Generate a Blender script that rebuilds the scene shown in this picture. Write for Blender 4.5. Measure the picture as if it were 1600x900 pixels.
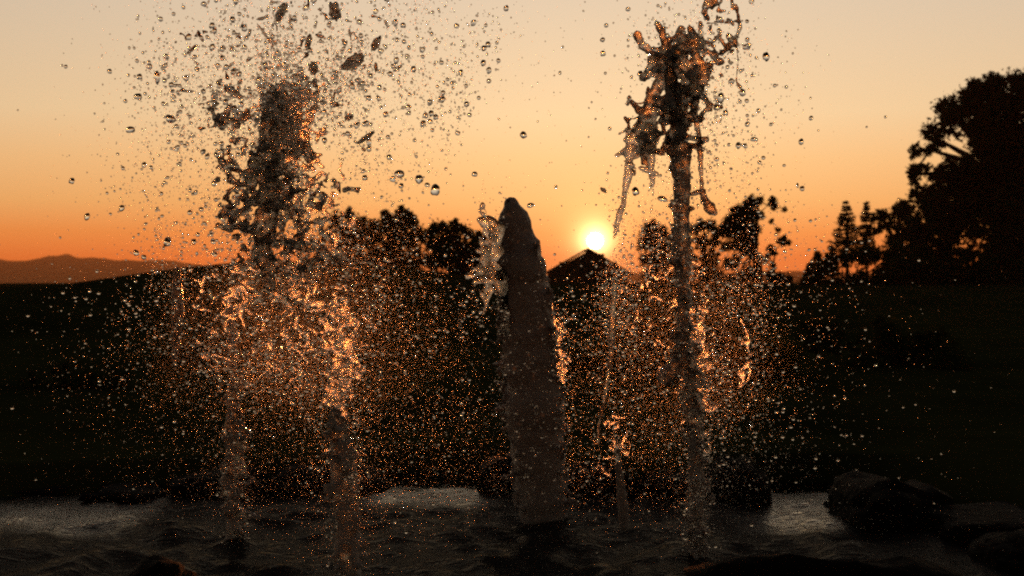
import bpy, bmesh, math, random
import numpy as np
from mathutils import Vector, Matrix, noise

for o in list(bpy.data.objects):
    bpy.data.objects.remove(o)
rng = np.random.default_rng(7)
random.seed(7)
SC = bpy.context.scene
COL = SC.collection
R = math.radians

# ------------------------------------------------------------------ camera
CAM_Z, FPX, HOR = 1.5, 2222.0, 440.0          # eye height, focal length in photo pixels, horizon row
cam_d = bpy.data.cameras.new('camera')
cam = bpy.data.objects.new('camera', cam_d)
COL.objects.link(cam)
cam.location = (0, 0, CAM_Z)
cam.rotation_euler = (R(90 - 0.26), 0, 0)
cam_d.lens = 50
cam_d.sensor_width = 36
cam_d.clip_start = 0.05
cam_d.clip_end = 20000
cam_d.dof.use_dof = True
cam_d.dof.focus_distance = 8.0
cam_d.dof.aperture_fstop = 3.2
SC.camera = cam

# ------------------------------------------------------------------ sky and sun
SUN_AZ, SUN_EL = math.atan(130 / FPX), R(1.63)
SUN_DIR = Vector((math.sin(SUN_AZ) * math.cos(SUN_EL), math.cos(SUN_AZ) * math.cos(SUN_EL), math.sin(SUN_EL)))
world = bpy.data.worlds.new('World')
SC.world = world
world.use_nodes = True


class NT:
    """small helper to write node trees"""
    def __init__(s, tree):
        s.t = tree

    def n(s, kind, **kw):
        x = s.t.nodes.new(kind)
        for k, v in kw.items():
            if k.startswith('i_'):
                key = k[2:]
                x.inputs[int(key) if key.isdigit() else key.replace('_', ' ')].default_value = v
            else:
                setattr(x, k, v)
        return x

    def l(s, a, b):
        s.t.links.new(a, b)

    def math(s, op, a, b=None, clamp=False):
        m = s.n('ShaderNodeMath', operation=op, use_clamp=clamp)
        for i, v in enumerate((a, b)):
            if v is None:
                continue
            if isinstance(v, (int, float)):
                m.inputs[i].default_value = v
            else:
                s.l(v, m.inputs[i])
        return m.outputs[0]

    def vmath(s, op, a, b=None):
        m = s.n('ShaderNodeVectorMath', operation=op)
        for i, v in enumerate((a, b)):
            if v is None:
                continue
            if isinstance(v, (tuple, list, Vector)):
                m.inputs[i].default_value = tuple(v)
            else:
                s.l(v, m.inputs[i])
        return m.outputs['Value'] if op in ('DOT_PRODUCT', 'LENGTH') else m.outputs['Vector']

    def ramp(s, fac, stops, interp='LINEAR'):
        r = s.n('ShaderNodeValToRGB')
        r.color_ramp.interpolation = interp
        els = r.color_ramp.elements
        while len(els) > 1:
            els.remove(els[0])
        els[0].position, els[0].color = stops[0][0], (*stops[0][1], 1)
        for p, c in stops[1:]:
            e = els.new(p)
            e.color = (*c, 1)
        s.l(fac, r.inputs[0])
        return r.outputs['Color']


W = NT(world.node_tree)
world.node_tree.nodes.clear()
tc = W.n('ShaderNodeTexCoord')
dirv = W.vmath('NORMALIZE', tc.outputs['Generated'])
sep = W.n('ShaderNodeSeparateXYZ')
W.l(dirv, sep.inputs[0])
elev = W.math('SQRT', W.math('MAXIMUM', sep.outputs['Z'], 0.0))
SKY = [(0.00, (0.92, 0.165, 0.024)), (0.125, (0.99, 0.205, 0.034)), (0.185, (0.92, 0.30, 0.068)), (0.235, (0.89, 0.44, 0.145)),
       (0.29, (0.88, 0.52, 0.225)), (0.34, (0.83, 0.59, 0.33)), (0.44, (0.67, 0.54, 0.39)), (0.56, (0.30, 0.245, 0.19)),
       (0.70, (0.13, 0.10, 0.078)), (1.0, (0.036, 0.040, 0.050))]
base = W.ramp(elev, SKY)
flat = W.vmath('NORMALIZE', W.vmath('MULTIPLY', dirv, (1, 1, 0)))
az = W.vmath('DOT_PRODUCT', flat, Vector((SUN_DIR.x, SUN_DIR.y, 0)).normalized())
azf = W.math('POWER', W.math('MULTIPLY_ADD', az, 0.5, clamp=True), 3.0)
azf.node.inputs[0].links[0].from_node.inputs[2].default_value = 0.5
azk = W.math('ADD', W.math('MULTIPLY', azf, 0.85), 0.15)
skyc = W.vmath('MULTIPLY', base, W.n('ShaderNodeCombineXYZ').outputs[0])
cmb = skyc.node.inputs[1].links[0].from_node
for i in range(3):
    W.l(azk, cmb.inputs[i])
# the sun's glow in the air around it
ang = W.math('ARCCOSINE', W.math('MINIMUM', W.vmath('DOT_PRODUCT', dirv, SUN_DIR), 1.0))
def glow(width_deg, col):
    e = W.math('EXPONENT', W.math('MULTIPLY', ang, -1.0 / R(width_deg)))
    m = W.n('ShaderNodeMixRGB', blend_type='MIX')
    m.inputs[1].default_value = (0, 0, 0, 1)
    m.inputs[2].default_value = (*col, 1)
    W.l(e, m.inputs[0])
    return m.outputs[0]
tot = W.vmath('ADD', W.vmath('ADD', skyc, glow(7.0, (0.25, 0.165, 0.075))), W.vmath('ADD', glow(0.80, (0.95, 0.47, 0.12)), glow(0.29, (9.0, 6.3, 2.8))))
disc = W.math('LESS_THAN', ang, R(0.30))
dm = W.n('ShaderNodeMixRGB', blend_type='MIX')
dm.inputs[2].default_value = (60.0, 42.0, 20.0, 1)
W.l(disc, dm.inputs[0])
W.l(tot, dm.inputs[1])
# the real scattering sky, very weak at this hour
nish = W.n('ShaderNodeTexSky', sky_type='NISHITA', sun_disc=False)
nish.sun_elevation = SUN_EL
nish.sun_rotation = SUN_AZ
nish.dust_density = 2.0
b1 = W.n('ShaderNodeBackground')
W.l(dm.outputs[0], b1.inputs['Color'])
b1.inputs['Strength'].default_value = 1.08
b2 = W.n('ShaderNodeBackground')
W.l(nish.outputs[0], b2.inputs['Color'])
b2.inputs['Strength'].default_value = 0.004
addb = W.n('ShaderNodeAddShader')
W.l(b1.outputs[0], addb.inputs[0])
W.l(b2.outputs[0], addb.inputs[1])
wo = W.n('ShaderNodeOutputWorld')
W.l(addb.outputs[0], wo.inputs['Surface'])

sun_d = bpy.data.lights.new('sun', 'SUN')
sun_d.energy = 4.0
sun_d.angle = R(2.2)
sun_d.color = (1.0, 0.235, 0.045)
sun = bpy.data.objects.new('sun', sun_d)
COL.objects.link(sun)
sun.rotation_euler = (-SUN_DIR).to_track_quat('-Z', 'Y').to_euler()

SC.view_settings.view_transform = 'Standard'
SC.view_settings.look = 'None'
SC.view_settings.exposure = 0.0
SC.view_settings.gamma = 1.0
SC.view_settings.use_curve_mapping = False
SC.render.engine = 'CYCLES'
CY = SC.cycles
CY.max_bounces = 14
CY.transmission_bounces = 12
CY.transparent_max_bounces = 12
CY.glossy_bounces = 4
CY.diffuse_bounces = 2
CY.volume_bounces = 0
CY.caustics_refractive = False
CY.caustics_reflective = False
CY.sample_clamp_indirect = 60.0
CY.sample_clamp_direct = 0.0
CY.use_denoising = False
CY.filter_width = 2.1


# ------------------------------------------------------------------ materials
def mat(name):
    m = bpy.data.materials.new(name)
    m.use_nodes = True
    m.node_tree.nodes.clear()
    t = NT(m.node_tree)
    out = t.n('ShaderNodeOutputMaterial')
    return m, t, out


def noise_tex(t, scale, detail=4.0, rough=0.55, coord='Object', dims='3D'):
    tcx = t.n('ShaderNodeTexCoord')
    nz = t.n('ShaderNodeTexNoise', noise_dimensions=dims)
    nz.inputs['Scale'].default_value = scale
    nz.inputs['Detail'].default_value = detail
    nz.inputs['Roughness'].default_value = rough
    t.l(tcx.outputs[coord], nz.inputs['Vector'])
    return nz


def rough_mat(name, c1, c2, scale, rough=0.9, bump=0.3, spec=0.2):
    m, t, out = mat(name)
    nz = noise_tex(t, scale, 6)
    col = t.ramp(nz.outputs['Fac'], [(0.3, c1), (0.7, c2)])
    p = t.n('ShaderNodeBsdfPrincipled')
    p.inputs['Roughness'].default_value = rough
    p.inputs['Specular IOR Level'].default_value = spec
    t.l(col, p.inputs['Base Color'])
    nz2 = noise_tex(t, scale * 5, 5)
    bp = t.n('ShaderNodeBump')
    bp.inputs['Strength'].default_value = bump
    bp.inputs['Distance'].default_value = 0.05
    t.l(nz2.outputs['Fac'], bp.inputs['Height'])
    t.l(bp.outputs[0], p.inputs['Normal'])
    t.l(p.outputs[0], out.inputs['Surface'])
    return m


M_grass = rough_mat('grass_ground', (0.020, 0.026, 0.010), (0.045, 0.055, 0.020), 0.6, 1.0, 0.6, 0.0)
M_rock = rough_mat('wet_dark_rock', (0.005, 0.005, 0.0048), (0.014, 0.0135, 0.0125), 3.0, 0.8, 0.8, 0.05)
M_bark = rough_mat('bark', (0.030, 0.022, 0.015), (0.075, 0.058, 0.042), 4.0, 0.95, 0.8, 0.1)
M_hill = rough_mat('dry_hillside', (0.06, 0.045, 0.022), (0.11, 0.085, 0.045), 0.01, 1.0, 0.2, 0.0)
M_wall = rough_mat('timber_wall', (0.06, 0.045, 0.032), (0.10, 0.075, 0.055), 2.0, 0.9, 0.3, 0.1)
M_roof = rough_mat('roof_shingle', (0.035, 0.028, 0.025), (0.07, 0.055, 0.048), 2.0, 0.9, 0.4, 0.1)


def leaf_mat(name, c1, c2):
    m, t, out = mat(name)
    nz = noise_tex(t, 1.7, 3)
    col = t.ramp(nz.outputs['Fac'], [(0.3, c1), (0.7, c2)])
    d = t.n('ShaderNodeBsdfDiffuse')
    tr = t.n('ShaderNodeBsdfTranslucent')
    t.l(col, d.inputs['Color'])
    t.l(col, tr.inputs['Color'])
    mx = t.n('ShaderNodeMixShader', i_0=0.15)
    t.l(d.outputs[0], mx.inputs[1])
    t.l(tr.outputs[0], mx.inputs[2])
    t.l(mx.outputs[0], out.inputs['Surface'])
    return m


M_leaf = leaf_mat('broad_leaf', (0.030, 0.042, 0.014), (0.065, 0.085, 0.030))
M_gum = leaf_mat('grey_green_leaf', (0.035, 0.045, 0.022), (0.070, 0.085, 0.045))
M_needle = leaf_mat('conifer_needle', (0.020, 0.034, 0.014), (0.045, 0.065, 0.028))

# clear water in the air
M_drop, t, out = mat('clear_water')
g = t.n('ShaderNodeBsdfGlass')
g.inputs['IOR'].default_value = 1.333
g.inputs['Roughness'].default_value = 0.0
g.inputs['Color'].default_value = (0.97, 0.975, 0.96, 1)
t.l(g.outputs[0], out.inputs['Surface'])

# rippled sheets of clear water, full of small lenses
def rippled(name, frosted):
    m, t, out = mat(name)
    g = t.n('ShaderNodeBsdfGlass')
    g.inputs['IOR'].default_value = 1.333
    g.inputs['Roughness'].default_value = 0.0
    g.inputs['Color'].default_value = (0.93, 0.93, 0.90, 1)
    nz = noise_tex(t, 95, 5, 0.65)
    bp = t.n('ShaderNodeBump')
    bp.inputs['Strength'].default_value = 0.9
    bp.inputs['Distance'].default_value = 0.012
    t.l(nz.outputs['Fac'], bp.inputs['Height'])
    t.l(bp.outputs[0], g.inputs['Normal'])
    tl = t.n('ShaderNodeBsdfGlass')
    tl.inputs['IOR'].default_value = 1.333
    tl.inputs['Roughness'].default_value = 0.35
    t.l(bp.outputs[0], tl.inputs['Normal'])
    mx = t.n('ShaderNodeMixShader', i_0=frosted)
    t.l(g.outputs[0], mx.inputs[1])
    t.l(tl.outputs[0], mx.inputs[2])
    t.l(mx.outputs[0], out.inputs['Surface'])
    return m


M_sheet = rippled('rippled_water', 0.03)
M_lace = rippled('bubbly_water_lace', 0.40)


def aerated(name, lo, hi, scale, alb, bscale=110, bdist=0.012, fwd=0.0):
    """water full of air bubbles: milky, with clear patches between lo and hi of the noise"""
    m, t, out = mat(name)
    g = t.n('ShaderNodeBsdfGlass')
    g.inputs['IOR'].default_value = 1.333
    g.inputs['Roughness'].default_value = 0.0
    g.inputs['Color'].default_value = (0.9, 0.9, 0.87, 1)
    nz = noise_tex(t, scale, 5, 0.6)
    nb = noise_tex(t, bscale, 5, 0.65)
    bp = t.n('ShaderNodeBump')
    bp.inputs['Strength'].default_value = 0.8
    bp.inputs['Distance'].default_value = bdist
    t.l(nb.outputs['Fac'], bp.inputs['Height'])
    t.l(bp.outputs[0], g.inputs['Normal'])
    d = t.n('ShaderNodeBsdfDiffuse')
    d.inputs['Color'].default_value = (*alb, 1)
    t.l(bp.outputs[0], d.inputs['Normal'])
    tr = t.n('ShaderNodeBsdfTranslucent')
    tr.inputs['Color'].default_value = (*alb, 1)
    if fwd:
        tr = t.n('ShaderNodeBsdfGlass')
        tr.inputs['IOR'].default_value = 1.333
        tr.inputs['Roughness'].default_value = 0.42
        t.l(bp.outputs[0], tr.inputs['Normal'])
    mx0 = t.n('ShaderNodeMixShader', i_0=fwd or 0.25)
    t.l(d.outputs[0], mx0.inputs[1])
    t.l(tr.outputs[0], mx0.inputs[2])
    gl = t.n('ShaderNodeBsdfGlossy')
    gl.inputs['Roughness'].default_value = 0.12
    t.l(bp.outputs[0], gl.inputs['Normal'])
    fr = t.n('ShaderNodeFresnel', i_0=1.33)
    mx1 = t.n('ShaderNodeMixShader')
    t.l(fr.outputs[0], mx1.inputs[0])
    t.l(mx0.outputs[0], mx1.inputs[1])
    t.l(gl.outputs[0], mx1.inputs[2])
    mr = t.n('ShaderNodeMapRange')
    mr.inputs['From Min'].default_value = lo
    mr.inputs['From Max'].default_value = hi
    t.l(nz.outputs['Fac'], mr.inputs['Value'])
    mx = t.n('ShaderNodeMixShader')
    t.l(mr.outputs[0], mx.inputs[0])
    t.l(mx1.outputs[0], mx.inputs[1])
    t.l(g.outputs[0], mx.inputs[2])
    t.l(mx.outputs[0], out.inputs['Surface'])
    return m


M_foam = aerated('aerated_water', 0.62, 0.74, 16, (0.44, 0.44, 0.44))
M_col = aerated('broken_column_water', 0.48, 0.64, 18, (0.46, 0.46, 0.46), fwd=0.05)
M_foam_clear = aerated('half_clear_water', 0.42, 0.54, 14, (0.36, 0.36, 0.345), fwd=0.11)

M_blob = aerated('lumpy_water_blob', 0.40, 0.52, 1.6, (0.22, 0.22, 0.21), 4.0, 0.10, fwd=0.12)
M_mist, t, out = mat('fine_mist')
d = t.n('ShaderNodeBsdfDiffuse')
d.inputs['Color'].default_value = (0.6, 0.6, 0.6, 1)
g = t.n('ShaderNodeBsdfGlass')
g.inputs['IOR'].default_value = 1.333
g.inputs['Roughness'].default_value = 0.48
mx = t.n('ShaderNodeMixShader', i_0=0.75)
t.l(d.outputs[0], mx.inputs[1])
t.l(g.outputs[0], mx.inputs[2])
t.l(mx.outputs[0], out.inputs['Surface'])

# pool surface
M_pool, t, out = mat('pool_water')
g = t.n('ShaderNodeBsdfGlass')
g.inputs['IOR'].default_value = 1.333
g.inputs['Roughness'].default_value = 0.02
g.inputs['Color'].default_value = (0.95, 0.96, 0.94, 1)
tcx = t.n('ShaderNodeTexCoord')
mp = t.n('ShaderNodeMapping')
mp.inputs['Scale'].default_value = (1.0, 1.6, 1.0)
t.l(tcx.outputs['Object'], mp.inputs['Vector'])
nz = t.n('ShaderNodeTexNoise')
nz.inputs['Scale'].default_value = 15
nz.inputs['Detail'].default_value = 6
t.l(mp.outputs[0], nz.inputs['Vector'])
bp = t.n('ShaderNodeBump')
bp.inputs['Distance'].default_value = 0.03
sp = t.n('ShaderNodeSeparateXYZ')
t.l(tcx.outputs['Object'], sp.inputs[0])
cm = t.n('ShaderNodeMapRange')          # the churned middle is rougher than the inlets
cm.inputs['From Min'].default_value = 9.85
cm.inputs['From Max'].default_value = 10.2
cm.inputs['To Min'].default_value = 0.55
cm.inputs['To Max'].default_value = 0.07
t.l(sp.outputs['Y'], cm.inputs['Value'])
t.l(cm.outputs[0], bp.inputs['Strength'])
t.l(nz.outputs['Fac'], bp.inputs['Height'])
t.l(bp.outputs[0], g.inputs['Normal'])
d = t.n('ShaderNodeBsdfDiffuse')
d.inputs['Color'].default_value = (0.3, 0.3, 0.29, 1)
nf = noise_tex(t, 3.5, 8, 0.7)
mr = t.n('ShaderNodeMapRange')
mr.inputs['From Min'].default_value = 0.45
mr.inputs['From Max'].default_value = 0.85
mr.inputs['To Max'].default_value = 0.35
t.l(nf.outputs['Fac'], mr.inputs['Value'])
mx = t.n('ShaderNodeMixShader')
t.l(t.math('MULTIPLY', mr.outputs[0], cm.outputs[0]), mx.inputs[0])
t.l(g.outputs[0], mx.inputs[1])
t.l(d.outputs[0], mx.inputs[2])
fr_ = t.n('ShaderNodeBsdfDiffuse')       # bubbles in the churned middle take the mirror off the water
fr_.inputs['Color'].default_value = (0.030, 0.030, 0.029, 1)
cf = t.n('ShaderNodeMapRange')
cf.inputs['From Min'].default_value = 9.85
cf.inputs['From Max'].default_value = 10.2
cf.inputs['To Min'].default_value = 0.86
cf.inputs['To Max'].default_value = 0.0
t.l(sp.outputs['Y'], cf.inputs['Value'])
mx2 = t.n('ShaderNodeMixShader')
def mrange(src, a, b):
    k = t.n('ShaderNodeMapRange', interpolation_type='SMOOTHSTEP')
    k.inputs['From Min'].default_value = a
    k.inputs['From Max'].default_value = b
    t.l(src, k.inputs['Value'])
    return k.outputs[0]
side = t.math('MULTIPLY', mrange(t.math('ABSOLUTE', t.math('ADD', sp.outputs['X'], 0.45)), 1.75, 2.15), mrange(sp.outputs['Y'], 8.3, 8.9))
gap = t.math('MULTIPLY', t.math('SUBTRACT', 1.0, mrange(t.math('ABSOLUTE', t.math('ADD', sp.outputs['X'], 0.62)), 0.35, 0.62)), mrange(sp.outputs['Y'], 9.35, 9.75))
still = t.math('SUBTRACT', 1.0, t.math('MAXIMUM', side, gap))
t.l(t.math('MULTIPLY', cf.outputs[0], still), mx2.inputs[0])
t.l(mx.outputs[0], mx2.inputs[1])
t.l(fr_.outputs[0], mx2.inputs[2])
t.l(mx2.outputs[0], out.inputs['Surface'])


# ------------------------------------------------------------------ helpers
def P(px, py, d):
    """a point d metres ahead that the photo shows at (px, py)"""
    return Vector(((px - 800) / FPX * d, d, CAM_Z + (HOR - py) / FPX * d))


def link(o, parent=None):
    COL.objects.link(o)
    if parent is not None:
        o.parent = parent
        o.matrix_parent_inverse = Matrix.Translation(-parent.location) if parent.type == 'EMPTY' else parent.matrix_world.inverted()
    return o


def tag(o, label=None, cat=None, group=None, kind=None):
    if label:
        o['label'] = label
    if cat:
        o['category'] = cat
    if group:
        o['group'] = group
    if kind:
        o['kind'] = kind
    return o


def empty(name, loc):
    o = bpy.data.objects.new(name, None)
    o.location = loc
    o.empty_display_size = 0.2
    COL.objects.link(o)
    return o


def mesh_np(name, verts, faces, material, smooth=True):
    me = bpy.data.meshes.new(name)
    verts = np.ascontiguousarray(verts, dtype=np.float32)
    faces = np.ascontiguousarray(faces, dtype=np.int32)
    k = faces.shape[1]
    me.vertices.add(len(verts))
    me.vertices.foreach_set('co', verts.ravel())
    me.loops.add(faces.size)
    me.loops.foreach_set('vertex_index', faces.ravel())
    me.polygons.add(len(faces))
    me.polygons.foreach_set('loop_start', np.arange(0, faces.size, k, dtype=np.int32))
    me.update(calc_edges=True)
    me.polygons.foreach_set('use_smooth', np.full(len(faces), smooth))
    me.materials.append(material)
    me.update()
    return me


def obj_np(name, verts, faces, material, parent=None, smooth=True):
    return link(bpy.data.objects.new(name, mesh_np(name, verts, faces, material, smooth)), parent)


def ico(sub):
    bm = bmesh.new()
    bmesh.ops.create_icosphere(bm, subdivisions=sub, radius=1)
    v = np.array([x.co[:] for x in bm.verts])
    bm.verts.index_update()
    f = np.array([[x.index for x in p.verts] for p in bm.faces])
    bm.free()
    return v, f


ICO1, ICO2, ICO3, ICO4 = ico(1), ico(2), ico(3), ico(4)


def rand_rot(n):
    q = rng.normal(size=(n, 4))
    q /= np.linalg.norm(q, axis=1)[:, None]
    w, x, y, z = q.T
    m = np.empty((n, 3, 3))
    m[:, 0] = np.stack([1 - 2 * (y * y + z * z), 2 * (x * y - z * w), 2 * (x * z + y * w)], 1)
    m[:, 1] = np.stack([2 * (x * y + z * w), 1 - 2 * (x * x + z * z), 2 * (y * z - x * w)], 1)
    m[:, 2] = np.stack([2 * (x * z - y * w), 2 * (y * z + x * w), 1 - 2 * (x * x + y * y)], 1)
    return m


def scatter_mesh(shape, pos, rad, stretch=0.25):
    """one vertex and face array holding a copy of the shape at each position"""
    v, f = shape
    n = len(pos)
    rot = rand_rot(n)
    sc = rad[:, None] * (1 + stretch * (rng.random((n, 3)) - 0.5) * 2)
    vv = v[None] * sc[:, None, :]
    vv = np.einsum('nij,nkj->nki', rot, vv) + pos[:, None, :]
    ff = f[None] + (np.arange(n) * len(v))[:, None, None]
    return vv.reshape(-1, 3), ff.reshape(-1, f.shape[1])


def tube(path, radii, seg=8):
    """tapered tube through points, as (verts, quads)"""
    path = [Vector(p) for p in path]
    V, F = [], []
    up = Vector((0.31, 0.17, 0.93)).normalized()
    for i, p in enumerate(path):
        a = path[max(i - 1, 0)]
        b = path[min(i + 1, len(path) - 1)]
        dv = (b - a).normalized()
        s = dv.cross(up)
        if s.length < 1e-3:
            s = dv.cross(Vector((1, 0, 0)))
        s.normalize()
        u = s.cross(dv)
        for k in range(seg):
            an = 2 * math.pi * k / seg
            V.append(p + (s * math.cos(an) + u * math.sin(an)) * radii[i])
    n = len(path)
    for i in range(n - 1):
        for k in range(seg):
            F.append((i * seg + k, i * seg + (k + 1) % seg, (i + 1) * seg + (k + 1) % seg, (i + 1) * seg + k))
    return np.array([v[:] for v in V]), np.array(F)


def join(parts):
    V, F, o = [], [], 0
    for v, f in parts:
        V.append(v)
        F.append(f + o)
        o += len(v)
    return np.concatenate(V), np.concatenate(F)


def vnoise(x, y, z=0.0, s=1.0, oct=4):
    return noise.fractal(Vector((x * s, y * s, z)), 1.0, 2.0, oct)


# ------------------------------------------------------------------ ground
def ground_z(x, y):
    r = math.hypot((x + 1.0) / 5.0, (y - 7.0) / 3.5)
    z = -0.55 if r < 0.8 else -0.55 + 0.75 * min(1, (r - 0.8) / 0.22)
    if y > 8.5:
        # inlets that feed the pool through the gaps in the rim
        ch = math.exp(-((x + 0.66) / 0.55) ** 6) * (1 - min(1, max(0, (y - 11.0) / 0.3)))
        ch += math.exp(-((x - 2.1) / 0.55) ** 6) * (1 - min(1, max(0, (y - 10.4) / 0.3)))
        z = min(z, z * (1 - min(1, ch)) - 0.4 * min(1, ch))
    if y > 12.5:
        z += min(1.15, (y - 12.5) * 0.028) + 0.10 * vnoise(x, y, 2.0, 0.09)
    # the grassy berm on the left
    if y > 14:
        z += 1.05 * math.exp(-((x + 6.0) / 7.0) ** 2 - ((y - 40) / 10) ** 2)
        z += 0.62 * math.exp(-((x + 11.0) / 5.5) ** 2 - ((y - 24) / 4) ** 2)
    far = max(0, math.hypot(x, y) - 150)
    z -= min(6.0, far * 0.02)
    return z


def axis(lim_lo, lim_hi, n, c, k):
    u = np.linspace(-1, 1, n)
    s = np.sinh(k * u) / math.sinh(k)
    return np.where(s < 0, c + s * (c - lim_lo), c + s * (lim_hi - c))


gx = axis(-3600, 3600, 241, 0, 8.2)
gy = axis(-600, 3900, 241, 12, 8.0)
gv = np.array([(x, y, ground_z(x, y)) for y in gy for x in gx])
nx = len(gx)
gf = np.array([(j * nx + i, j * nx + i + 1, (j + 1) * nx + i + 1, (j + 1) * nx + i) for j in range(len(gy) - 1) for i in range(nx - 1)])
tag(obj_np('ground', gv, gf, M_grass), 'dark grass around the pool rising to the berm', 'ground', kind='structure')


# ------------------------------------------------------------------ far hills
def hill(name, label, d, pts, depth, seed):
    """a ridge whose crest runs through photo points at distance d, with slopes before and behind it"""
    xs = np.linspace(pts[0][0], pts[-1][0], 220)
    ys = np.interp(xs, [p[0] for p in pts], [p[1] for p in pts])
    prof = [(-1.0, 0.0), (-0.7, 0.25), (-0.4, 0.6), (-0.15, 0.9), (0, 1.0), (0.2, 0.85), (0.5, 0.5), (1.0, 0.0)]
    V = []
    for (q, h) in prof:
        for x, y in zip(xs, ys):
            top = P(x, y, d)
            zz = (top.z + 8) * h - 8
            X = (x - 800) / FPX * d
            zz += h * (1 - 0.6 * h) * 14 * vnoise(X, q * depth, seed, 0.006) + 3.0 * h * vnoise(X, q * 300, seed, 0.03)
            V.append((X, d + q * depth, zz))
    n = len(xs)
    F = [(j * n + i, j * n + i + 1, (j + 1) * n + i + 1, (j + 1) * n + i) for j in range(len(prof) - 1) for i in range(n - 1)]
    return tag(obj_np(name, V, F, M_hill), label, 'hill', kind='structure')


hill('far_hill', 'hazy brown ridge of hills low on the left horizon', 2900,
     [(-500, 415), (-200, 400), (0, 406), (40, 408), (70, 403), (105, 399), (125, 403), (155, 403), (200, 407), (260, 408), (330, 414), (420, 416),
      (520, 420), (650, 428), (800, 436)], 500, 3.0)
hill('far_hill', 'low hazy orange ridge seen between the trees on the right', 3100,
     [(800, 436), (1000, 428), (1150, 425), (1250, 424), (1400, 426), (1600, 422), (2000, 418)], 400, 9.0)

# ------------------------------------------------------------------ pool water
wx = np.linspace(-6.5, 6.5, 420)
wy = np.linspace(5.2, 11.6, 240)
WX, WY = np.meshgrid(wx, wy)
wz = np.zeros_like(WX)
JETB = [(-1.585, 8.1), (-0.80, 6.95), (0.20, 9.0), (1.01, 7.75)]
chop = np.zeros_like(WX)
for bx, by in JETB:
    chop += np.exp(-((WX - bx) ** 2 + (WY - by) ** 2) / 2.2)
chop = np.clip(chop, 0.0, 1.0)
calm = 0.08 + 0.92 * np.clip((10.3 - WY) / 1.0, 0, 1)
for k in range(42):
    lam = 0.13 * (1.055 ** k)
    th = rng.uniform(0, 2 * math.pi)
    ph = rng.uniform(0, 2 * math.pi)
    a = 0.0050 * lam * (0.65 + 0.8 * chop) * calm
    wz += a * np.sin(2 * math.pi / lam * (WX * math.cos(th) + WY * math.sin(th)) + ph + 1.3 * np.sin(WX * 1.7 + k) + 1.1 * np.sin(WY * 2.3 + 2 * k))
for bx, by in JETB:                       # rings running out from where the jets stand and fall back
    rr = np.sqrt((WX - bx) ** 2 + (WY - by) ** 2)
    wz += 0.008 * np.sin(rr * 26) * np.exp(-rr * 1.3) * calm
wv = np.stack([WX.ravel(), WY.ravel(), wz.ravel()], 1)
n = len(wx)
I, J = np.meshgrid(np.arange(n - 1), np.arange(len(wy) - 1))
b = (J * n + I).ravel()
wf = np.stack([b, b + 1, b + n + 1, b + n], 1)
tag(obj_np('pool_water', wv, wf, M_pool), 'dark choppy water of the fountain pool', 'water', kind='structure')


# ------------------------------------------------------------------ rocks round the pool
def boulder(px0, px1, ytop, ybot, d, label, seed, depth=None, flat=0.0):
    a, b = P(px0, ybot, d), P(px1, ytop, d)
    cx, cz = (a.x + b.x) / 2, (a.z + b.z) / 2
    hw, hh = (b.x - a.x) / 2, (b.z - a.z) / 2 + 0.12
    dp = depth or max(0.35, hw * 0.7)
    v, f = ICO4
    V = []
    for p in v:
        q = Vector(p)
        # boxy rounding, then lumps and chipped planes
        q = Vector([math.copysign(abs(c) ** 0.62, c) for c in q])
        k = 1 + 0.20 * noise.fractal(q * 0.9 + Vector((seed, 0, 0)), 1.0, 2.0, 3) + 0.07 * noise.fractal(q * 3 + Vector((0, seed, 0)), 1.0, 2.0, 4)
        k += 0.10 * (noise.cell(q * 1.7 + Vector((seed, seed, 0))) - 0.5)
        q = q * k
        zz = q.z
        if flat and zz > 0.7:
            zz = 0.7 + (zz - 0.7) * (1 - flat)
        V.append((q.x * hw * 0.98, q.y * dp, zz * hh))
    o = obj_np('boulder', np.array(V), f, M_rock)
    o.location = (cx, d + dp * 0.5, cz - 0.10)
    tag(o, label, 'boulder', 'dark boulders around the pool')
    return o


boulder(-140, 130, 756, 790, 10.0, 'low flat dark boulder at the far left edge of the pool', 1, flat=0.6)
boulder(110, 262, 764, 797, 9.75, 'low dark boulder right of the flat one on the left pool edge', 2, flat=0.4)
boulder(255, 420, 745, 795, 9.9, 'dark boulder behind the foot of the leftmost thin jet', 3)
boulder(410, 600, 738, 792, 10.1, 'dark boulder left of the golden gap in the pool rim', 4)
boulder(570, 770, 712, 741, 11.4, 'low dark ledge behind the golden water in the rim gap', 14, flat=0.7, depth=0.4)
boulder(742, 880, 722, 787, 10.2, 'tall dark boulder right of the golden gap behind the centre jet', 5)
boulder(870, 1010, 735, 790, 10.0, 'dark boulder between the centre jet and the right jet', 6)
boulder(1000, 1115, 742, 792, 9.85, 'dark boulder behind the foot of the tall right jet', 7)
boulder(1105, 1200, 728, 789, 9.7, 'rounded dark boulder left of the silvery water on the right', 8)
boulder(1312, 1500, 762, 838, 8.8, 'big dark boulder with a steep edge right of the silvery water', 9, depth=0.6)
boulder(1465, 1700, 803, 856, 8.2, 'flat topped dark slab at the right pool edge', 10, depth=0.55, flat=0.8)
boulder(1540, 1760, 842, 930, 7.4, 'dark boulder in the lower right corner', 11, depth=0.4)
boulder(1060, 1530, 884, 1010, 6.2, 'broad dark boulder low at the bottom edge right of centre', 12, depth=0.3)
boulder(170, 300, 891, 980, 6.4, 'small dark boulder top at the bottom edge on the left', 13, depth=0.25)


# ------------------------------------------------------------------ trees
LEAFQ = np.array([(0, -1, 0.06), (0.42, 0.05, -0.06), (0, 1, 0.06), (-0.42, 0.05, -0.06)]), np.array([(0, 1, 2, 3)])


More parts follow.
